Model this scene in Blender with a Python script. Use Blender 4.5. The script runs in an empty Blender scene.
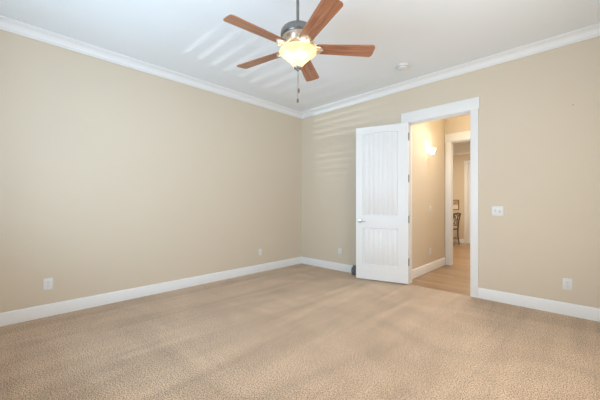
import bpy, bmesh, math, random
from mathutils import Vector, Matrix, noise

scn = bpy.context.scene
COL = scn.collection
PI = math.pi

# ------------------------------------------------------------------ camera
cd = bpy.data.cameras.new('camera')
cam = bpy.data.objects.new('camera', cd); COL.objects.link(cam)
cam.location = (4.174, -4.344, 1.22)
cam.rotation_euler = (PI/2, 0, math.radians(44.15))
cd.sensor_width = 36.0
cd.lens = 36.0*294.3/600.0
cd.shift_y = 3.5/600.0
cd.clip_start = 0.02
scn.camera = cam

# ------------------------------------------------------------------ world, exposure
w = bpy.data.worlds.new('world'); scn.world = w; w.use_nodes = True
wb = w.node_tree.nodes['Background']
wb.inputs[0].default_value = (0.55, 0.72, 1.0, 1); wb.inputs[1].default_value = 0.8
scn.view_settings.view_transform = 'Standard'
scn.view_settings.look = 'None'
scn.view_settings.exposure = -0.05
scn.view_settings.gamma = 1.0
scn.view_settings.use_curve_mapping = False

# room extents: corner of the two seen walls at the origin
RX, RY, RZ = 4.95, -5.15, 3.05

def area(name, loc, direction, sx, sy, power, col, spread=180):
    l = bpy.data.lights.new(name, 'AREA'); l.shape = 'RECTANGLE'; l.size = sx; l.size_y = sy
    l.energy = power; l.color = col; l.spread = math.radians(spread)
    o = bpy.data.objects.new(name, l); COL.objects.link(o); o.location = loc
    o.rotation_euler = Vector(direction).to_track_quat('-Z', 'Y').to_euler()
    return o
def point(name, loc, power, col, radius=0.03):
    l = bpy.data.lights.new(name, 'POINT'); l.energy = power; l.color = col; l.shadow_soft_size = radius
    o = bpy.data.objects.new(name, l); COL.objects.link(o); o.location = loc
    return o

# daylight from the blind window, then soft frontal fill added at the right window
area('daylight_fill', (2.0, RY+0.10, 1.45), (-0.18, 1.0, 0.28), 2.0, 1.2, 74, (0.56, 0.79, 1.0), 136)
area('daylight_fill', (RX-0.10, -2.6, 1.55), (-1.0, 0.05, -0.03), 2.2, 1.4, 56, (1.0, 0.95, 0.86))
# sun glint off the ground outside, thrown up through the blind
sp = bpy.data.lights.new('sun_glint', 'SPOT'); sp.energy = 1300; sp.color = (0.88, 0.95, 1.0)
sp.shadow_soft_size = 0.022; sp.spot_size = math.radians(27); sp.spot_blend = 1.0
spo = bpy.data.objects.new('sun_glint', sp); COL.objects.link(spo); spo.location = (1.44, RY-3.7, 0.35)
spo.rotation_euler = Vector((-0.56, 3.7, 1.16)).to_track_quat('-Z', 'Y').to_euler()
# unseen fill lights added to brighten the hall and the room beyond it
area('hall_fill', (2.85, 0.7, 3.0), (0, 0, -1), 0.5, 0.5, 14, (1.0, 0.98, 0.94), 128)
point('hall_warm_fill', (3.05, 1.15, 2.70), 11, (1.0, 0.79, 0.50), 0.06)  # added to warm the end wall of the hall
area('far_fill', (1.9, 3.6, 2.9), (0, 0, -1), 0.9, 0.9, 58, (1.0, 0.88, 0.70))

# ------------------------------------------------------------------ materials
def mat(name, col, rough=0.6, metal=0.0, bump=None, emit=None, estr=0.0, spec=None, vary=None):
    m = bpy.data.materials.new(name); m.use_nodes = True
    nt = m.node_tree; b = nt.nodes['Principled BSDF']
    b.inputs['Base Color'].default_value = (*col, 1); b.inputs['Roughness'].default_value = rough
    b.inputs['Metallic'].default_value = metal
    if spec is not None: b.inputs['Specular IOR Level'].default_value = spec
    if emit:
        b.inputs['Emission Color'].default_value = (*emit, 1); b.inputs['Emission Strength'].default_value = estr
    tc = nt.nodes.new('ShaderNodeTexCoord')
    if vary:
        n = nt.nodes.new('ShaderNodeTexNoise'); n.inputs['Scale'].default_value = vary[0]; n.inputs['Detail'].default_value = 4
        nt.links.new(tc.outputs['Object'], n.inputs['Vector'])
        r = nt.nodes.new('ShaderNodeValToRGB')
        k = vary[1]
        r.color_ramp.elements[0].position = 0.3; r.color_ramp.elements[1].position = 0.7
        r.color_ramp.elements[0].color = (*[c*(1-k) for c in col], 1); r.color_ramp.elements[1].color = (*[min(1, c*(1+k)) for c in col], 1)
        nt.links.new(n.outputs['Fac'], r.inputs['Fac']); nt.links.new(r.outputs['Color'], b.inputs['Base Color'])
    if bump:
        n = nt.nodes.new('ShaderNodeTexNoise'); n.inputs['Scale'].default_value = bump[0]; n.inputs['Detail'].default_value = 3
        nt.links.new(tc.outputs['Object'], n.inputs['Vector'])
        bp = nt.nodes.new('ShaderNodeBump'); bp.inputs['Strength'].default_value = bump[1]; bp.inputs['Distance'].default_value = 0.002
        nt.links.new(n.outputs['Fac'], bp.inputs['Height']); nt.links.new(bp.outputs['Normal'], b.inputs['Normal'])
    return m

M_WALL = mat('beige_wall_paint', (0.71, 0.62, 0.50), 0.55, bump=(220, 0.12), spec=0.35, vary=(0.8, 0.012))
M_CEIL = mat('white_ceiling_paint', (0.86, 0.90, 0.94), 0.7, bump=(180, 0.15), spec=0.3)
M_TRIM = mat('white_trim_paint', (0.86, 0.865, 0.875), 0.42, vary=(2.0, 0.004))
M_PLATE = mat('white_plastic', (0.80, 0.81, 0.81), 0.35, bump=(300, 0.03))
M_SLOT = mat('dark_slot', (0.10, 0.10, 0.10), 0.6, vary=(50, .1))
M_NICKEL = mat('satin_nickel', (0.62, 0.60, 0.57), 0.28, 1.0, vary=(90, 0.06))
M_PEWTER = mat('brushed_pewter', (0.25, 0.24, 0.235), 0.38, 0.85, vary=(40, 0.10))
M_ANTIQUE = mat('antique_silver', (0.70, 0.63, 0.54), 0.34, 0.85, vary=(60, 0.18))
M_HINGE = mat('dull_bronze', (0.26, 0.22, 0.17), 0.42, 0.8, vary=(80, 0.1))
M_DARKW = mat('dark_stained_wood', (0.13, 0.085, 0.055), 0.5, vary=(25, 0.3))
M_FRAME = mat('brown_frame_wood', (0.25, 0.14, 0.07), 0.5, vary=(30, 0.2))
M_PRINT = mat('tan_print', (0.50, 0.36, 0.22), 0.6, vary=(18, 0.4))
M_MATB = mat('white_mat_board', (0.80, 0.77, 0.72), 0.7, vary=(40, 0.02))
M_FOB = mat('brown_wood_fob', (0.22, 0.11, 0.06), 0.45, vary=(60, 0.2))
M_BULB = mat('frosted_bulb', (1, 0.9, 0.75), 0.5, emit=(1.0, 0.80, 0.52), estr=25, vary=(5, .01))
M_SCON = mat('frosted_sconce_glass', (1, 0.95, 0.85), 0.5, emit=(1.0, 0.86, 0.62), estr=7, vary=(5, .01))
M_SPECK = mat('speckled_grey_fabric', (0.16, 0.165, 0.18), 0.9, vary=(70, 0.75), bump=(200, 0.4))

def wood_blade():
    m = bpy.data.materials.new('cherry_blade_wood'); m.use_nodes = True; nt = m.node_tree; b = nt.nodes['Principled BSDF']
    tc = nt.nodes.new('ShaderNodeTexCoord'); mp = nt.nodes.new('ShaderNodeMapping'); mp.inputs['Scale'].default_value = (3, 42, 42)
    n = nt.nodes.new('ShaderNodeTexNoise'); n.inputs['Scale'].default_value = 1.0; n.inputs['Detail'].default_value = 6; n.inputs['Distortion'].default_value = 0.8
    r = nt.nodes.new('ShaderNodeValToRGB'); e = r.color_ramp.elements
    e[0].position = 0.32; e[0].color = (0.23, 0.082, 0.042, 1); e[1].position = 0.68; e[1].color = (0.48, 0.205, 0.105, 1)
    L = nt.links.new
    L(tc.outputs['Object'], mp.inputs['Vector']); L(mp.outputs['Vector'], n.inputs['Vector']); L(n.outputs['Fac'], r.inputs['Fac']); L(r.outputs['Color'], b.inputs['Base Color'])
    b.inputs['Roughness'].default_value = 0.34
    b.inputs['Coat Weight'].default_value = 0.4; b.inputs['Coat Roughness'].default_value = 0.22
    return m
M_BLADE = wood_blade()

def bowl_glass():
    m = bpy.data.materials.new('alabaster_glass'); m.use_nodes = True; nt = m.node_tree; nt.nodes.remove(nt.nodes['Principled BSDF'])
    out = nt.nodes['Material Output']; L = nt.links.new
    tc = nt.nodes.new('ShaderNodeTexCoord'); n = nt.nodes.new('ShaderNodeTexNoise'); n.inputs['Scale'].default_value = 16; n.inputs['Detail'].default_value = 5
    r = nt.nodes.new('ShaderNodeValToRGB'); e = r.color_ramp.elements
    e[0].position = 0.3; e[0].color = (0.84, 0.69, 0.49, 1); e[1].position = 0.7; e[1].color = (0.93, 0.87, 0.76, 1)
    tl = nt.nodes.new('ShaderNodeBsdfTranslucent'); gl = nt.nodes.new('ShaderNodeBsdfGlossy'); gl.inputs['Roughness'].default_value = 0.25
    tr = nt.nodes.new('ShaderNodeBsdfTransparent'); df = nt.nodes.new('ShaderNodeBsdfDiffuse')
    m1 = nt.nodes.new('ShaderNodeMixShader'); m1.inputs[0].default_value = 0.25
    m2 = nt.nodes.new('ShaderNodeMixShader'); m2.inputs[0].default_value = 0.16
    m3 = nt.nodes.new('ShaderNodeMixShader'); m3.inputs[0].default_value = 0.06
    L(tc.outputs['Object'], n.inputs['Vector']); L(n.outputs['Fac'], r.inputs['Fac'])
    for s in (tl, tr, df): L(r.outputs['Color'], s.inputs['Color'])
    L(tl.outputs[0], m1.inputs[1]); L(df.outputs[0], m1.inputs[2])
    L(m1.outputs[0], m2.inputs[1]); L(tr.outputs[0], m2.inputs[2])
    L(m2.outputs[0], m3.inputs[1]); L(gl.outputs[0], m3.inputs[2]); L(m3.outputs[0], out.inputs['Surface'])
    return m
M_BOWL = bowl_glass()

def pane_glass():
    m = bpy.data.materials.new('window_glass'); m.use_nodes = True; nt = m.node_tree; nt.nodes.remove(nt.nodes['Principled BSDF'])
    f = nt.nodes.new('ShaderNodeFresnel'); t = nt.nodes.new('ShaderNodeBsdfTransparent'); g = nt.nodes.new('ShaderNodeBsdfGlossy'); g.inputs['Roughness'].default_value = 0.0
    x = nt.nodes.new('ShaderNodeMixShader'); L = nt.links.new
    L(f.outputs[0], x.inputs[0]); L(t.outputs[0], x.inputs[1]); L(g.outputs[0], x.inputs[2]); L(x.outputs[0], nt.nodes['Material Output'].inputs['Surface'])
    return m
M_PANE = pane_glass()

def carpet():
    m = bpy.data.materials.new('beige_cut_pile_carpet'); m.use_nodes = True; nt = m.node_tree; b = nt.nodes['Principled BSDF']; L = nt.links.new
    N = nt.nodes.new
    tc = N('ShaderNodeTexCoord')
    def nz(scale, detail, mscale=None, rot=0, dist=0):
        n = N('ShaderNodeTexNoise'); n.inputs['Scale'].default_value = scale; n.inputs['Detail'].default_value = detail; n.inputs['Distortion'].default_value = dist
        if mscale:
            mp = N('ShaderNodeMapping'); mp.inputs['Scale'].default_value = mscale; mp.inputs['Rotation'].default_value = (0, 0, rot)
            L(tc.outputs['Object'], mp.inputs['Vector']); L(mp.outputs['Vector'], n.inputs['Vector'])
        else: L(tc.outputs['Object'], n.inputs['Vector'])
        return n
    def ramp(n, p0, p1, c0, c1):
        r = N('ShaderNodeValToRGB'); e = r.color_ramp.elements
        e[0].position = p0; e[1].position = p1; e[0].color = (*c0, 1); e[1].color = (*c1, 1)
        L(n.outputs['Fac'], r.inputs['Fac']); return r
    def mul(a, bb, fac=1.0):
        x = N('ShaderNodeMix'); x.data_type = 'RGBA'; x.blend_type = 'MULTIPLY'; x.inputs[0].default_value = fac
        L(a, x.inputs[6]); L(bb, x.inputs[7]); return x.outputs[2]
    g = lambda v: (v, v, v)
    base = ramp(nz(0.7, 3), 0.3, 0.7, (0.645, 0.462, 0.325), (0.70, 0.52, 0.37))
    st1 = ramp(nz(1.0, 3, (4.2, 0.45, 1), 0.05, 0.9), 0.36, 0.64, g(0.87), g(1.05))     # vacuum tracks along the room
    st2 = ramp(nz(1.0, 3, (0.8, 1.7, 1), 0.5, 1.6), 0.36, 0.66, g(0.90), g(1.05))      # tracks across it
    fine = ramp(nz(140, 3), 0.34, 0.53, g(0.22), g(1.10))
    mid = ramp(nz(70, 4), 0.32, 0.62, g(0.80), g(1.07))
    c = mul(base.outputs[0], st1.outputs[0]); c = mul(c, st2.outputs[0]); c = mul(c, mid.outputs[0]); c = mul(c, fine.outputs[0])
    L(c, b.inputs['Base Color'])
    b.inputs['Roughness'].default_value = 1.0; b.inputs['Specular IOR Level'].default_value = 0.05
    b.inputs['Sheen Weight'].default_value = 0.15
    hn = nz(140, 3)
    bp = N('ShaderNodeBump'); bp.inputs['Strength'].default_value = 0.6; bp.inputs['Distance'].default_value = 0.006
    L(hn.outputs['Fac'], bp.inputs['Height']); L(bp.outputs['Normal'], b.inputs['Normal'])
    return m
M_CARPET = carpet()

def planks():
    m = bpy.data.materials.new('oak_plank_floor'); m.use_nodes = True; nt = m.node_tree; b = nt.nodes['Principled BSDF']; L = nt.links.new; N = nt.nodes.new
    tc = N('ShaderNodeTexCoord')
    br = N('ShaderNodeTexBrick'); br.inputs['Scale'].default_value = 1.0
    br.inputs['Brick Width'].default_value = 1.3; br.inputs['Row Height'].default_value = 0.127; br.inputs['Mortar Size'].default_value = 0.0012
    br.inputs['Color1'].default_value = (0.335, 0.205, 0.115, 1); br.inputs['Color2'].default_value = (0.44, 0.285, 0.165, 1); br.inputs['Mortar'].default_value = (0.20, 0.11, 0.055, 1)
    L(tc.outputs['Object'], br.inputs['Vector'])
    mp = N('ShaderNodeMapping'); mp.inputs['Scale'].default_value = (1.5, 26, 1); L(tc.outputs['Object'], mp.inputs['Vector'])
    n = N('ShaderNodeTexNoise'); n.inputs['Scale'].default_value = 1.0; n.inputs['Detail'].default_value = 5; L(mp.outputs['Vector'], n.inputs['Vector'])
    r = N('ShaderNodeValToRGB'); e = r.color_ramp.elements; e[0].position = 0.3; e[1].position = 0.7; e[0].color = (0.85, 0.83, 0.8, 1); e[1].color = (1.05, 1.05, 1.05, 1)
    L(n.outputs['Fac'], r.inputs['Fac'])
    x = N('ShaderNodeMix'); x.data_type = 'RGBA'; x.blend_type = 'MULTIPLY'; x.inputs[0].default_value = 1
    L(br.outputs['Color'], x.inputs[6]); L(r.outputs[0], x.inputs[7]); L(x.outputs[2], b.inputs['Base Color'])
    b.inputs['Roughness'].default_value = 0.33
    return m
M_OAK = planks()

# ------------------------------------------------------------------ mesh helpers
class MB:
    def __init__(s): s.v = []; s.f = []; s.mi = []; s.sm = []
    def add(s, vs, fs, mi=0, smooth=False, M=None):
        o = len(s.v)
        for v in vs: s.v.append(tuple(M @ Vector(v)) if M else tuple(v))
        for f in fs: s.f.append([i+o for i in f]); s.mi.append(mi); s.sm.append(smooth)
        return s
    def box(s, a, b, mi=0, M=None):
        x0, y0, z0 = a; x1, y1, z1 = b
        vs = [(x0,y0,z0),(x1,y0,z0),(x1,y1,z0),(x0,y1,z0),(x0,y0,z1),(x1,y0,z1),(x1,y1,z1),(x0,y1,z1)]
        return s.add(vs, [(0,3,2,1),(4,5,6,7),(0,1,5,4),(1,2,6,5),(2,3,7,6),(3,0,4,7)], mi, False, M)
    def bbox(s, a, b, r=0.003, mi=0, M=None, seg=2):      # box with rounded edges
        bm = bmesh.new(); bmesh.ops.create_cube(bm, size=1)
        for v in bm.verts: v.co = Vector([a[i] + (v.co[i]+0.5)*(b[i]-a[i]) for i in range(3)])
        bmesh.ops.bevel(bm, geom=list(bm.edges), offset=r, segments=seg, profile=0.6, affect='EDGES')
        return s.bm(bm, mi, True, M)
    def bm(s, bm, mi=0, smooth=False, M=None):
        bm.verts.index_update()
        s.add([v.co.copy() for v in bm.verts], [[v.index for v in f.verts] for f in bm.faces], mi, smooth, M); bm.free(); return s
    def lathe(s, prof, n=32, mi=0, M=None, smooth=True):   # prof: (r, z)
        vs = []; fs = []
        for r, z in prof:
            for k in range(n):
                a = 2*PI*k/n; vs.append((r*math.cos(a), r*math.sin(a), z))
        for i in range(len(prof)-1):
            for k in range(n):
                k2 = (k+1) % n; fs.append((i*n+k, i*n+k2, (i+1)*n+k2, (i+1)*n+k))
        return s.add(vs, fs, mi, smooth, M)
    def tube(s, pts, r, n=10, mi=0, M=None, caps=True):
        pts = [Vector(p) for p in pts]; rs = r if isinstance(r, (list, tuple)) else [r]*len(pts)
        vs = []; fs = []; up = None
        for i, p in enumerate(pts):
            t = (pts[min(i+1, len(pts)-1)] - pts[max(i-1, 0)]).normalized()
            if up is None: up = t.orthogonal().normalized()
            up = (up - t*up.dot(t)).normalized(); sd = t.cross(up)
            for k in range(n):
                a = 2*PI*k/n; vs.append(p + (up*math.cos(a) + sd*math.sin(a))*rs[i])
        for i in range(len(pts)-1):
            for k in range(n):
                k2 = (k+1) % n; fs.append((i*n+k, i*n+k2, (i+1)*n+k2, (i+1)*n+k))
        if caps: fs.append(tuple(range(n))[::-1]); fs.append(tuple((len(pts)-1)*n+k for k in range(n)))
        return s.add(vs, fs, mi, True, M)
    def prism(s, poly, z0, z1, mi=0, M=None):              # poly in xy, extruded in z
        n = len(poly)
        vs = [(x, y, z0) for x, y in poly] + [(x, y, z1) for x, y in poly]
        fs = [tuple(range(n))[::-1], tuple(range(n, 2*n))] + [(k, (k+1) % n, n+(k+1) % n, n+k) for k in range(n)]
        return s.add(vs, fs, mi, False, M)
    def build(s, name, mats, parent=None, loc=None, rot=None, sharp=35):
        me = bpy.data.meshes.new(name); me.from_pydata(s.v, [], s.f); me.update()
        if not isinstance(mats, (list, tuple)): mats = [mats]
        for m in mats: me.materials.append(m)
        for p, mi, sm in zip(me.polygons, s.mi, s.sm): p.material_index = mi; p.use_smooth = sm
        bm = bmesh.new(); bm.from_mesh(me); bmesh.ops.recalc_face_normals(bm, faces=list(bm.faces)); bm.to_mesh(me); bm.free()
        try: me.set_sharp_from_angle(angle=math.radians(sharp))
        except Exception: pass
        o = bpy.data.objects.new(name, me); COL.objects.link(o)
        if parent: o.parent = parent
        if loc: o.location = loc
        if rot: o.rotation_euler = rot
        return o

def tag(o, label=None, cat=None, group=None, kind=None):
    if label: o['label'] = label
    if cat: o['category'] = cat
    if group: o['group'] = group
    if kind: o['kind'] = kind
    return o
def thing(name, label, cat, loc=(0, 0, 0), rz=0, group=None, kind=None):
    o = bpy.data.objects.new(name, None); o.empty_display_size = 0.1; COL.objects.link(o)
    o.location = loc; o.rotation_euler = (0, 0, rz)
    return tag(o, label, cat, group, kind)
def struct(o, label, cat): return tag(o, label, cat, None, 'structure')
def dup(root, loc, rz, label, group=None):
    r = root.copy(); COL.objects.link(r); r.location = loc; r.rotation_euler = (0, 0, rz); r['label'] = label
    if group: r['group'] = group
    for ch in list(root.children):
        c = ch.copy(); COL.objects.link(c); c.parent = r
        for g in list(ch.children):
            d = g.copy(); COL.objects.link(d); d.parent = c
    return r

# ------------------------------------------------------------------ shell
T = 0.13
OX0, OX1, OZ = 2.248, 3.082, 2.435        # clear opening of the doorway
RO = 0.02                                  # jamb thickness
def wall_with_holes(name, lo, hi, holes, axis, label, m=M_WALL):
    """wall box from lo to hi, holes = [(u0,u1,z0,z1)] along 'axis' (0: runs in x, 1: runs in y)"""
    b = MB(); us = sorted({lo[axis], hi[axis], *[h[0] for h in holes], *[h[1] for h in holes]})
    for u0, u1 in zip(us[:-1], us[1:]):
        mid = (u0+u1)/2; cuts = sorted([(h[2], h[3]) for h in holes if h[0] < mid < h[1]]); z = lo[2]
        for c0, c1 in cuts + [(hi[2], hi[2])]:
            if c0 - z > 1e-4:
                a = list(lo); c = list(hi); a[axis] = u0; c[axis] = u1; a[2] = z; c[2] = c0; b.box(a, c)
            z = c1
    return struct(b.build(name, m), label, 'wall')

struct(MB().box((-T, RY-T, -0.12), (RX+T, 0.0, 0.0)).build('floor', M_CARPET), 'beige cut pile carpet with vacuum tracks covering the room floor', 'carpet')
struct(MB().box((0.4, 0.0, -0.12), (3.6, 5.8, -0.004)).build('floor', M_OAK), 'light brown oak plank floor beyond the doorway', 'floor')
struct(MB().box((-T, RY-T, RZ), (RX+T, T, RZ+0.1)).build('ceiling', M_CEIL), 'white ceiling above the ceiling fan', 'ceiling')
struct(MB().box((0.4, T, RZ), (3.6, 5.8, RZ+0.1)).build('ceiling', M_CEIL), 'white ceiling over the hall beyond the doorway', 'ceiling')
wall_with_holes('wall_left', (-T, RY-T, 0), (0, T, RZ), [], 1, 'long plain beige wall on the left side')
wall_with_holes('wall_back', (0, 0, 0), (RX+T, T, RZ), [(OX0-RO, OX1+RO, 0, OZ+RO)], 0, 'beige wall with the cased doorway and open white door')
WS = (0.94, 3.00, 0.75, 2.07)      # front window (x0,x1,z0,z1)
WE = (-3.70, -1.50, 0.85, 2.40)    # right window (y0,y1,z0,z1)
wall_with_holes('wall_front', (-T, RY-T, 0), (RX+T, RY, RZ), [(WS[0], WS[1], WS[2], WS[3])], 0, 'beige wall behind the camera with a blind covered window')
wall_with_holes('wall_right', (RX, RY, 0), (RX+T, 0, RZ), [WE], 1, 'beige wall out of view on the right with a window')

# windows (behind the camera)
def window(name, lo, hi, axis, label, rail):
    b = MB(); u0, u1 = (lo[axis], hi[axis]); z0, z1 = lo[2], hi[2]
    def bx(a0, a1, c0, c1, d0=0.3, d1=0.75):
        A = list(lo); B = list(hi); A[axis] = a0; B[axis] = a1; A[2] = c0; B[2] = c1
        o = 1-axis; t = hi[o]-lo[o]; A[o] = lo[o]+t*d0; B[o] = lo[o]+t*d1; return A, B
    for r in ((u0, u0+.05, z0, z1), (u1-.05, u1, z0, z1), (u0+.05, u1-.05, z0, z0+.05), (u0+.05, u1-.05, z1-.05, z1), (u0+.05, u1-.05, rail-.03, rail+.03)): b.box(*bx(*r))
    o = struct(b.build(name, M_TRIM), label, 'window')
    MB().box(*bx(u0+.05, u1-.05, z0+.05, z1-.05, .5, .53)).build('pane', M_PANE, o)
    return o
window('window_1', (WS[0], RY-T, WS[2]), (WS[1], RY, WS[3]), 0, 'white framed window behind the camera with an open slat blind', 1.17)
window('window_2', (RX, WE[0], WE[2]), (RX+T, WE[1], WE[3]), 1, 'white framed bare window out of view on the right wall', 1.6)
bl = MB(); k = 0; z = WS[2]+.03
ta = -math.radians(68.5)
while z < WS[3]-.06:
    y = RY+.035; hw = .024
    bl.prism([(y-hw*math.cos(ta), z+hw*math.sin(ta)), (y, z+.003), (y+hw*math.cos(ta), z-hw*math.sin(ta)), (y, z-.0005)], WS[0]-.02, WS[1]+.02, 0, Matrix(((0,0,1,0),(1,0,0,0),(0,1,0,0),(0,0,0,1))))
    z += .05
blind = thing('window_blind', 'white open slat blind hanging over the window behind the camera', 'blind', (0, 0, 0))
bl.build('slats', M_TRIM, blind); MB().box((WS[0]-.02, RY+.003, WS[3]-.045), (WS[1]+.02, RY+.065, WS[3]+.01)).build('headrail', M_TRIM, blind)

# mouldings swept along a wall with mitred inside corners
def sweep(prof, p0, p1, inward, m0=True, m1=True):
    """prof: (out, z) ; runs p0->p1 along the wall line, inward = unit vector into the room"""
    p0 = Vector((*p0, 0)); p1 = Vector((*p1, 0)); d = (p1-p0).normalized(); iv = Vector((*inward, 0)); n = len(prof)
    vs = [p0 + iv*o + (d*o if m0 else Vector()) + Vector((0, 0, z)) for o, z in prof] + [p1 + iv*o - (d*o if m1 else Vector()) + Vector((0, 0, z)) for o, z in prof]
    fs = [(k, (k+1) % n, n+(k+1) % n, n+k) for k in range(n)] + [tuple(range(n))[::-1], tuple(range(n, 2*n))]
    return MB().add(vs, fs)
def crown_prof(z, h, p):
    out = [(0, z), (0, z-h), (.012, z-h), (.014, z-h+.012), (.022, z-h+.016)]
    for i in range(7):
        a = i/6*PI/2; out.append((.022 + (p-.036)*(1-math.cos(a)), z-h+.016 + (h-.036)*math.sin(a)))
    out += [(p-.012, z-.016), (p, z-.012), (p, z)]
    return out
CP = crown_prof(RZ, .098, .088)
for p0, p1, iv, lab in (((0, RY), (0, 0), (1, 0), 'white crown moulding along the top of the long left wall'), ((0, 0), (RX, 0), (0, -1), 'white crown moulding along the wall above the door'),
                        ((RX, 0), (RX, RY), (-1, 0), 'white crown moulding on the wall out of view to the right'), ((RX, RY), (0, RY), (0, 1), 'white crown moulding on the wall behind the camera')):
    struct(sweep(CP, p0, p1, iv).build('trim_%d' % (len([o for o in COL.objects if o.name.startswith('trim_')])+1), M_TRIM), lab, 'crown moulding')
def base_prof(h): return [(0, 0), (.015, 0), (.015, h-.030), (.0135, h-.026), (.0135, h-.020), (.010, h-.010), (.006, h-.003), (.004, h), (0, h)]
BP = base_prof(.133)
CW = .089
struct(sweep(BP, (0, RY), (0, 0), (1, 0)).build('baseboard_left', M_TRIM), 'white baseboard along the foot of the long left wall', 'baseboard')
struct(sweep(BP, (0, 0), (OX0-.008-CW, 0), (0, -1), True, False).build('baseboard_back', M_TRIM), 'white baseboard from the corner to behind the open door', 'baseboard')
struct(sweep(BP, (OX1+.008+CW, 0), (RX, 0), (0, -1), False, True).build('baseboard_back', M_TRIM), 'white baseboard to the right of the doorway', 'baseboard')
struct(sweep(BP, (RX, 0), (RX, RY), (-1, 0)).build('baseboard_right', M_TRIM), 'white baseboard on the wall out of view to the right', 'baseboard')
struct(sweep(BP, (RX, RY), (0, RY), (0, 1)).build('baseboard_front', M_TRIM), 'white baseboard on the wall behind the camera', 'baseboard')

# doorway: jamb and casings
def doorway(x0, x1, zt, y0, y1, jname, label, front=True, back=True, hw=.155, cw=CW, head_over=.012):
    b = MB()
    b.box((x0-RO, y0, 0), (x0, y1, zt+RO)); b.box((x1, y0, 0), (x1+RO, y1, zt+RO)); b.box((x0, y0, zt), (x1, y1, zt+RO))
    ys = y0+.045                                           # door stop strips
    b.box((x0, ys, 0), (x0+.011, ys+.035, zt)); b.box((x1-.011, ys, 0), (x1, ys+.035, zt)); b.box((x0+.011, ys, zt-.011), (x1-.011, ys+.035, zt))
    root = struct(b.build(jname, M_TRIM), label, 'door frame')
    for side, on in ((-1, front), (1, back)):
        if not on: continue
        ya, yb = ((y0-.018, y0) if side < 0 else (y1, y1+.018)); yh = ((y0-.022, y0) if side < 0 else (y1, y1+.022))
        rv = .008
        MB().bbox((x0-rv-cw, ya, 0), (x0-rv, yb, zt+rv), .002).build('side_casing', M_TRIM, root)
        MB().bbox((x1+rv, ya, 0), (x1+rv+cw, yb, zt+rv), .002).build('side_casing', M_TRIM, root)
        MB().bbox((x0-rv-cw-head_over, yh[0], zt+rv), (x1+rv+cw+head_over, yh[1], zt+rv+hw), .002).build('head_casing', M_TRIM, root)
    return root
doorway(OX0, OX1, OZ, 0.0, T, 'door_1', 'white cased doorway frame in the beige wall leading to the hall', True, False)

# hall and far room shell
HX = 2.16; HY = 1.86; HR = 3.45
FX0, FX1, FZ = 2.278, 3.15, 2.42
wall_with_holes('wall_hall_left', (HX-T, T, 0), (HX, HY, RZ), [], 1, 'cream hall wall with the lit sconce beyond the doorway')
wall_with_holes('wall_hall_right', (HR, T, 0), (HR+T, 5.58+T, RZ), [], 1, 'beige hall wall hidden to the right of the doorway')
wall_with_holes('wall_hall_far', (0.5, HY, 0), (HR, HY+T, RZ), [(FX0-RO, FX1+RO, 0, FZ+RO)], 0, 'warm lit end wall of the hall around the far cased opening')
wall_with_holes('wall_far_room', (0.5, 5.58, 0), (HR, 5.58+T, RZ), [(1.60, 2.42, 0, 2.44)], 0, 'tan wall of the room at the far end behind the dining chair')
wall_with_holes('wall_far_room_left', (0.5-T, HY, 0), (0.5, 5.58+T, RZ), [], 1, 'tan side wall of the far room hidden from view')
doorway(FX0, FX1, FZ, HY, HY+T, 'door_2', 'white cased opening at the end of the hall', True, True, hw=.16)
doorway(1.62, 2.40, 2.42, 5.58, 5.58+T, 'door_3', 'white cased door at the far end seen through both openings', True, False, hw=.09)
d3 = MB().box((1.622, 5.61, .008), (2.398, 5.645, 2.418)).build('leaf', M_TRIM, bpy.data.objects['door_3'])
HBP = base_prof(.15)
struct(sweep(HBP, (HX, T), (HX, HY), (1, 0), False, True).build('baseboard_hall_left', M_TRIM), 'white baseboard on the hall wall below the sconce', 'baseboard')
struct(sweep(BP, (0.5, 5.58), (1.62-.1, 5.58), (0, -1), True, False).build('baseboard_far', M_TRIM), 'white baseboard on the far wall beside the dining chair', 'baseboard')
struct(sweep([(0, RZ), (0, 2.72), (.02, 2.72), (.02, 2.78), (.05, 2.80), (.10, 2.88), (.16, 2.96), (.18, 2.97), (.18, RZ)], (0.5, 5.58), (HR, 5.58), (0, -1)).build('trim_5', M_TRIM), 'white deep crown moulding on the far room wall', 'crown moulding')

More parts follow.
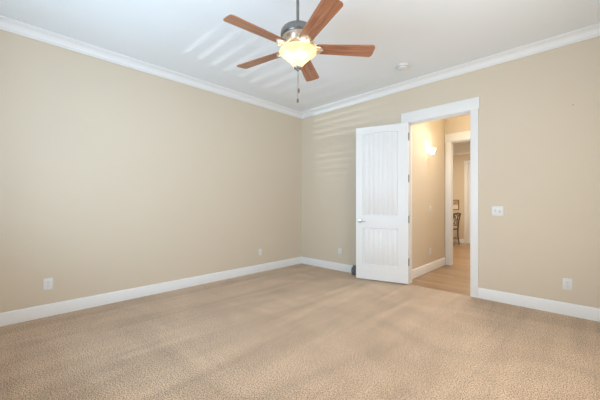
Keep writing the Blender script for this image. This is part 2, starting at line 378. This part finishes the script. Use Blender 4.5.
# ------------------------------------------------------------------ the open door
DW, DH, DT = 0.800, 2.418, 0.035
AL = math.radians(180+16.6)
door = bpy.data.objects.new('door_4', None); COL.objects.link(door)
tag(door, 'white two panel plank door standing open against the beige wall', 'door', None, 'structure')
door.location = (2.272, -0.064, 0.016); door.rotation_euler = (0, 0, AL)
def door_leaf():
    b = MB()
    pu0, pu1 = .150, .694
    n = 7; E1, E2 = .006, .024; us = [0, pu0, pu0+E1, pu0+E2]
    iw = (pu1-pu0-2*E2)/n
    for k in range(1, n):
        c = pu0+E2+iw*k; us += [c-.0045, c, c+.0045]
    us += [pu1-E2, pu1-E1, pu1, DW]
    grooves = set(round(pu0+E2+iw*k, 5) for k in range(1, n))
    edge_u = {round(pu0+E1, 5), round(pu1-E1, 5)}
    uc, uh = (pu0+pu1)/2, (pu1-pu0)/2
    def rows(u):
        t = max(0, 1-((u-uc)/(uh*0.86))**2)
        top = 2.302 + .020*t
        return [0, .236, .236+E1, .236+E2, .816-E2, .816-E1, .816, 1.022, 1.022+E1, 1.022+E2, top-E2, top-E1, top, DH]
    edge_j = {2, 5, 8, 11}; flat_j = {3, 4, 9, 10}
    for side in (0, 1):
        vs = []; idx = {}
        for i, u in enumerate(us):
            for j, zz in enumerate(rows(u)):
                dpt = 0.0
                if pu0 < u < pu1 and (j in edge_j or j in flat_j):
                    dpt = .008
                    if round(u, 5) in grooves: dpt = .0115
                    if j in edge_j or round(u, 5) in edge_u: dpt = .018
                y = -dpt if side == 0 else -DT+dpt
                idx[i, j] = len(vs); vs.append((u, y, zz))
        fs = [(idx[i, j], idx[i+1, j], idx[i+1, j+1], idx[i, j+1]) for i in range(len(us)-1) for j in range(13)]
        b.add(vs, fs)
    for u in (0, DW): b.add([(u, 0, 0), (u, -DT, 0), (u, -DT, DH), (u, 0, DH)], [(0, 1, 2, 3)])
    for zz in (0, DH): b.add([(0, 0, zz), (DW, 0, zz), (DW, -DT, zz), (0, -DT, zz)], [(0, 1, 2, 3)])
    return b
door_leaf().build('leaf', M_TRIM, door)
hd = MB()
for sgn, y0 in ((1, 0.0), (-1, -DT)):
    R = Matrix.Translation((.735, y0, .922)) @ Matrix.Rotation(-sgn*PI/2, 4, 'X')
    hd.lathe([(0.0, 0), (.033, 0), (.033, .006), (.028, .011), (.012, .012), (.0105, .040), (.0, .040)], 28, 0, R)
    ye = y0 + sgn*.042
    hd.tube([(.742, ye, .922), (.725, ye, .922), (.69, ye+sgn*.003, .921), (.655, ye+sgn*.002, .919), (.635, ye-sgn*.004, .918)], [.0095, .0105, .009, .008, .0065], 12)
hd.box((DW-.002, -DT+.005, .85), (DW+.001, -.005, .99))
hd.build('door_handle', M_NICKEL, door)
for zc in (.324, .966, 1.580, 2.208):
    h = MB(); h.tube([(-.006, -.022, zc-.05), (-.006, -.022, zc+.05)], .0065, 10)
    for q in (-.055, .055): h.tube([(-.006, -.022, zc+q-.004), (-.006, -.022, zc+q+.004)], .0048, 10)
    h.box((-.003, -.03, zc-.05), (.0015, -.001, zc+.05))
    h.build('hinge', M_HINGE, door)

# ------------------------------------------------------------------ ceiling fan
FC = (2.411, -2.555)
fan = thing('ceiling_fan', 'five blade cherry wood ceiling fan with lit glass bowl', 'ceiling fan', (FC[0], FC[1], 0))
def lz(prof, **k): return MB().lathe(prof, **k)
lz([(0, RZ), (.068, RZ), (.070, RZ-.012), (.062, RZ-.035), (.040, RZ-.055), (.018, RZ-.062), (0, RZ-.062)], n=40).build('canopy', M_PEWTER, fan)
MB().tube([(0, 0, RZ-.06), (0, 0, 2.76)], .0125, 16).build('downrod', M_PEWTER, fan)
mh = lz([(0, 2.752), (.018, 2.752), (.022, 2.732), (.065, 2.728), (.104, 2.718), (.130, 2.703), (.143, 2.685), (.147, 2.662), (.147, 2.644), (.140, 2.638), (.138, 2.632), (.120, 2.630), (0, 2.630)], n=48).build('motor_housing', M_PEWTER, fan)
lz([(.119, 2.640), (.132, 2.632), (.130, 2.618), (.112, 2.602), (.108, 2.592), (.114, 2.587), (.110, 2.576), (.082, 2.564), (.074, 2.548), (.080, 2.540), (.095, 2.532), (0, 2.530)], n=48).build('switch_housing', M_ANTIQUE, fan)
# light kit
lz([(0, 2.536), (.060, 2.536), (.072, 2.530), (.074, 2.524), (.060, 2.518), (.02, 2.516), (0, 2.516)], n=48).build('fitter', M_ANTIQUE, fan)
outer = [(.155, 2.520), (.160, 2.511), (.152, 2.499), (.129, 2.480), (.102, 2.458), (.080, 2.438), (.063, 2.421), (.051, 2.406), (.043, 2.394), (.036, 2.386), (.024, 2.383)]
inn = [(max(r-.005, .01), z+.003) for r, z in reversed(outer)]
bowl = lz(outer+inn, n=56).build('glass_bowl', M_BOWL, fan)
lz([(0, 2.390), (.031, 2.388), (.035, 2.380), (.029, 2.369), (.016, 2.363), (.012, 2.356), (.008, 2.350), (0, 2.346)], n=24).build('finial', M_PEWTER, fan)
for k in range(2):
    a = math.radians(44.15) + PI*k
    c = Vector((.048*math.cos(a), .048*math.sin(a), 2.492))
    bb = MB().lathe([(0, -.034), (.014, -.031), (.024, -.018), (.026, 0), (.020, .020), (.012, .034), (.012, .05), (0, .05)], 20, 0, Matrix.Translation(c))
    bb.build('bulb', M_BULB, fan)
    lp = point('fan_lamp', (FC[0]+c.x*1.0, FC[1]+c.y*1.0, 2.492), 11, (1.0, 0.80, 0.57), .03)
# blades and irons
def blade_poly():
    r0, r1 = .150, .660; w0, w1 = .056, .073; c = .026
    pts = [(r0, -w0*.62), (r0+.018, -w0)]
    pts += [(r1-c, -w1), (r1-c*.45, -w1+.006), (r1-.004, -w1+c*.7), (r1, -w1+c*1.25)]
    pts += [(x, -y) for x, y in reversed(pts)]
    return pts
PH = .841
for k in range(5):
    a = PH + k*2*PI/5
    pitch = Matrix.Rotation(math.radians(-11), 4, 'X')
    bl_ = MB().prism(blade_poly(), -.003, .003, 0).build('blade', M_BLADE, fan)
    bl_.matrix_local = Matrix.Translation((0, 0, 2.543)) @ Matrix.Rotation(a, 4, 'Z') @ pitch
    i_ = MB()
    i_.prism([(.155, -.040), (.180, -.046), (.203, -.032), (.222, 0), (.203, .032), (.180, .046), (.155, .040), (.135, .022), (.125, 0), (.135, -.022)], -.0085, -.0035, 0)
    for px, py in ((.175, -.028), (.175, .028), (.207, 0)): i_.lathe([(0, -.012), (.004, -.0115), (.006, -.009), (.006, -.007)], 10, 0, Matrix.Translation((px, py, 0)))
    for s in (-1, 1):      # two scrolls rising to the motor
        i_.tube([(.200, s*.018, -.008), (.185, s*.038, -.012), (.158, s*.046, -.013), (.142, s*.040, .012), (.132, s*.024, .034), (.120, s*.014, .050), (.100, s*.016, .056)], [.005, .0065, .007, .007, .0075, .008, .008], 8)
        i_.tube([(.152, s*.046, -.012), (.146, s*.060, .002), (.138, s*.060, .018), (.134, s*.048, .026), (.138, s*.040, .018)], [.006, .0055, .005, .0045, .004], 8)
    i_.tube([(.215, 0, -.008), (.185, 0, -.014), (.162, 0, -.004), (.140, 0, .024), (.100, 0, .050)], [.006, .009, .010, .009, .009], 8)
    io = i_.build('blade_iron', M_ANTIQUE, fan)
    io.matrix_local = Matrix.Translation((0, 0, 2.543)) @ Matrix.Rotation(a, 4, 'Z') @ Matrix.Rotation(math.radians(-6), 4, 'X')
for dx, z1, zf in ((-.001, 2.115, 2.080), (.008, 2.20, 2.165)):
    a = math.radians(44.15); X = Vector((dx*math.cos(a), dx*math.sin(a), 0))
    c_ = MB(); zz = 2.358
    c_.tube([X + Vector((0, 0, zz)), X + Vector((0, 0, z1))], .0012, 6)
    while zz > z1: c_.lathe([(0, .002), (.002, 0), (0, -.002)], 6, 0, Matrix.Translation(X + Vector((0, 0, zz)))); zz -= .006
    po = c_.build('pull_chain', M_PEWTER, fan)
    MB().lathe([(0, z1+.004), (.004, z1+.002), (.0085, z1-.010), (.0095, z1-.022), (.008, zf+.002), (.004, zf-.002), (0, zf-.002)], 16, 0, Matrix.Translation(X)).build('fob', M_FOB, po)

# ------------------------------------------------------------------ smoke detector
sd = thing('smoke_detector', 'small round white smoke detector on the ceiling above the doorway', 'smoke detector', (2.433, -.60, RZ))
sd.scale = (1.12, 1.12, 1.12)
lz([(0, 0), (.066, 0), (.066, -.010), (.062, -.014), (0, -.014)], n=40).build('mounting_base', M_PLATE, sd)
b = lz([(0, -.013), (.060, -.013), (.060, -.030), (.054, -.040), (.030, -.044), (0, -.045)], n=40)
for k in range(18):
    a = 2*PI*k/18; b.box((.0585, -.006, -.029), (.0612, .006, -.024), 1, Matrix.Rotation(a, 4, 'Z'))
b.build('cover', [M_PLATE, M_SLOT], sd)
lz([(0, -.0445), (.010, -.0445), (.010, -.048), (.008, -.049), (0, -.049)], n=20).build('test_button', M_PLATE, sd)

# ------------------------------------------------------------------ wall plates (local: plate in xz plane, facing -y)
def outlet(name, label, loc, rz, pw=.072, ph=.118):
    t = thing(name, label, 'outlet', loc, rz)
    MB().bbox((-pw/2, -.006, -ph/2), (pw/2, 0, ph/2), .0025).build('cover_plate', M_PLATE, t)
    for s in (-1, 1):
        r = MB().prism([(.017*math.cos(q)*1.0, max(-.0135, min(.0135, .0175*math.sin(q)))) for q in [2*PI*j/24 for j in range(24)]], .0055, .0082, 0, Matrix.Translation((0, 0, s*.0195)) @ Matrix.Rotation(PI/2, 4, 'X'))
        zc = s*.0195
        r.box((-.0075, -.0088, zc-.001), (-.0052, -.008, zc+.0075), 1); r.box((.0052, -.0088, zc-.001), (.0075, -.008, zc+.0065), 1)
        r.box((-.0022, -.0088, zc-.010), (.0022, -.008, zc-.0058), 1)
        r.build('receptacle', [M_PLATE, M_SLOT], t)
    MB().lathe([(0, .0078), (.0025, .0074), (.003, .006)], 12, 0, Matrix.Rotation(PI/2, 4, 'X')).build('screw', M_NICKEL, t)
    return t
out1 = outlet('wall_outlet', 'white duplex outlet at the near left end of the left wall', (0, -3.957, .350), PI/2, .080, .125)
dup(out1, (4.031, 0, .338), 0, 'white duplex outlet low on the wall right of the doorway')
def blank_plate(label, loc, rz):
    t = thing('jack_plate', label, 'wall plate', loc, rz)
    MB().bbox((-.035, -.006, -.0575), (.035, 0, .0575), .0025).build('cover_plate', M_PLATE, t)
    j = MB().bbox((-.0165, -.0078, -.033), (.0165, -.005, .033), .001); j.build('jack_insert', M_PLATE, t)
    MB().box((-.003, -.0082, -.006), (.003, -.0076, .004)).build('jack', M_SLOT, t)
    for z in (-.045, .045): MB().lathe([(0, .0078), (.0025, .0074), (.003, .006)], 12, 0, Matrix.Translation((0, 0, z)) @ Matrix.Rotation(PI/2, 4, 'X')).build('screw', M_NICKEL, t)
    return t
jp = blank_plate('small white plate low on the left wall near the corner', (0, -1.065, .352), PI/2)
dup(jp, (.968, 0, .350), 0, 'small white plate low on the wall between corner and open door')
def toggle_switch(name, label, loc, rz, gangs):
    t = thing(name, label, 'light switch', loc, rz); pw = .07 + .046*(gangs-1)
    MB().bbox((-pw/2-.003, -.006, -.06), (pw/2+.003, 0, .06), .0025).build('cover_plate', M_PLATE, t)
    for g in range(gangs):
        xc = (g-(gangs-1)/2)*.046; up = 1 if g % 2 else -1
        q = MB().box((xc-.006, -.0065, -.0135), (xc+.006, -.0058, .0135), 1)
        q.prism([(-.006, -.010*up), (-.019, .010*up), (-.017, .014*up), (-.004, .006*up)], xc-.0045, xc+.0045, 0, Matrix(((0,0,1,0),(1,0,0,0),(0,1,0,0),(0,0,0,1))))
        q.build('toggle', [M_PLATE, M_SLOT], t)
    for g in range(gangs):
        for z in (-.03, .03): MB().lathe([(0, .0078), (.0025, .0074), (.003, .006)], 12, 0, Matrix.Translation(((g-(gangs-1)/2)*.046, 0, z)) @ Matrix.Rotation(PI/2, 4, 'X')).build('screw', M_PLATE, t)
    return t
toggle_switch('light_switch', 'white double toggle light switch on the wall right of the doorway', (3.386, 0, 1.126), 0, 2)
toggle_switch('light_switch', 'white single light switch on the hall wall below the sconce', (HX, 1.096, 1.121), PI/2, 1)
dup(out1, (HX, 1.096, .355), PI/2, 'white outlet low on the hall wall seen through the doorway')

# small nail left in the wall
nl = MB().tube([(0, 0, 0), (0, -.012, .001)], .0025, 8); nl.lathe([(0, .013), (.005, .013), (.005, .0115), (0, .0115)], 10, 0, Matrix.Rotation(PI/2, 4, 'X'))
no = nl.build('nail', M_HINGE, None, (4.076, 0, 2.286)); tag(no, 'tiny bare nail high on the wall right of the doorway', 'nail')

# ------------------------------------------------------------------ doorstop behind the door
ds = thing('doorstop', 'small speckled dark grey doorstop on the carpet behind the open door', 'doorstop', (1.345, -.085, 0), math.radians(8))
bm = bmesh.new(); bmesh.ops.create_uvsphere(bm, u_segments=24, v_segments=14, radius=1)
for v in bm.verts:
    x, y, z = v.co; f = lambda q: math.copysign(abs(q)**.7, q)
    v.co = Vector((f(x)*.058, f(y)*.048, .076 + f(z)*.074)); v.co *= 1 + .03*noise.noise(v.co*40)
MB().bm(bm, 0, True).build('body', M_SPECK, ds)
MB().tube([(-.03, 0, .146), (-.025, 0, .160), (0, 0, .166), (.025, 0, .160), (.03, 0, .146)], .006, 8).build('loop_handle', M_SPECK, ds)

# ------------------------------------------------------------------ hall sconce
sc = thing('wall_sconce', 'lit glass wall sconce on the cream hall wall', 'wall light', (HX, 1.0, 2.14), PI/2)
MB().lathe([(0, 0), (.045, 0), (.045, .008), (.036, .014), (0, .016)], 28, 0, Matrix.Rotation(PI/2, 4, 'X')).build('back_plate', M_NICKEL, sc)
MB().tube([(0, -.012, 0), (0, -.05, -.005), (0, -.085, -.018), (0, -.078, -.035), (0, -.078, -.045)], .007, 10).build('arm', M_NICKEL, sc)
MB().lathe([(.0, -.052), (.022, -.052), (.030, -.046), (.036, -.02), (.044, .015), (.056, .045), (.053, .045), (.040, .012), (.031, -.02), (.026, -.042), (0, -.046)], 28, 0, Matrix.Translation((0, -.078, 0))).build('glass_shade', M_SCON, sc)
point('sconce_lamp', (HX+.078, 1.0, 2.160), 1.7, (1.0, 0.80, 0.54), .03)

# ------------------------------------------------------------------ far room: chair and picture
ch = thing('dining_chair', 'dark wood dining chair seen through the hall openings', 'chair', (1.20, 5.15, -.004), math.radians(170))
# local: faces +x, back at -x
MB().bbox((-.20, -.21, .44), (.22, .21, .475), .008).build('seat', M_DARKW, ch)
for s in (-1, 1):
    MB().tube([(.19, s*.18, 0), (.185, s*.18, .44)], [.014, .020], 10).build('leg', M_DARKW, ch)
    MB().tube([(-.235, s*.18, 0), (-.195, s*.18, .25), (-.19, s*.18, .45), (-.215, s*.185, .70), (-.265, s*.19, .93)], [.015, .019, .021, .018, .016], 10).build('leg', M_DARKW, ch)
bk = MB()
bk.tube([(-.262, -.205, .915), (-.275, 0, .935), (-.262, .205, .915)], [.022, .028, .022], 10)
bk.tube([(-.205, -.19, .58), (-.21, .19, .58)], .014, 8)
for s in (-1, 1):
    bk.tube([(-.205, s*.17, .58), (-.225, s*.05, .70), (-.225, s*.05, .76), (-.25, s*.16, .91)], .012, 8)
    bk.tube([(-.205, s*.03, .58), (-.235, s*.09, .75), (-.26, s*.03, .92)], .010, 8)
bk.build('backrest', M_DARKW, ch)
st = MB()
for s in (-1, 1): st.tube([(-.215, s*.18, .16), (.19, s*.18, .16)], .010, 8)
st.tube([(-.21, -.18, .22), (-.21, .18, .22)], .010, 8)
st.build('stretcher', M_DARKW, ch)
pic = thing('framed_picture', 'small brown framed picture on the far wall above the chair', 'picture', (1.275, 5.58, 1.18))
fr = MB(); W2, H2 = .10, .155
for a, c in (((-W2, -.022, -H2), (-W2+.02, 0, H2)), ((W2-.02, -.022, -H2), (W2, 0, H2)), ((-W2+.02, -.022, -H2), (W2-.02, 0, -H2+.02)), ((-W2+.02, -.022, H2-.02), (W2-.02, 0, H2))): fr.box(a, c)
fr.build('frame', M_FRAME, pic)
MB().box((-W2+.02, -.010, -H2+.02), (W2-.02, -.001, .0)).build('mat_board', M_MATB, pic)
MB().box((-W2+.02, -.010, 0), (W2-.02, -.001, H2-.02)).build('print', M_PRINT, pic)
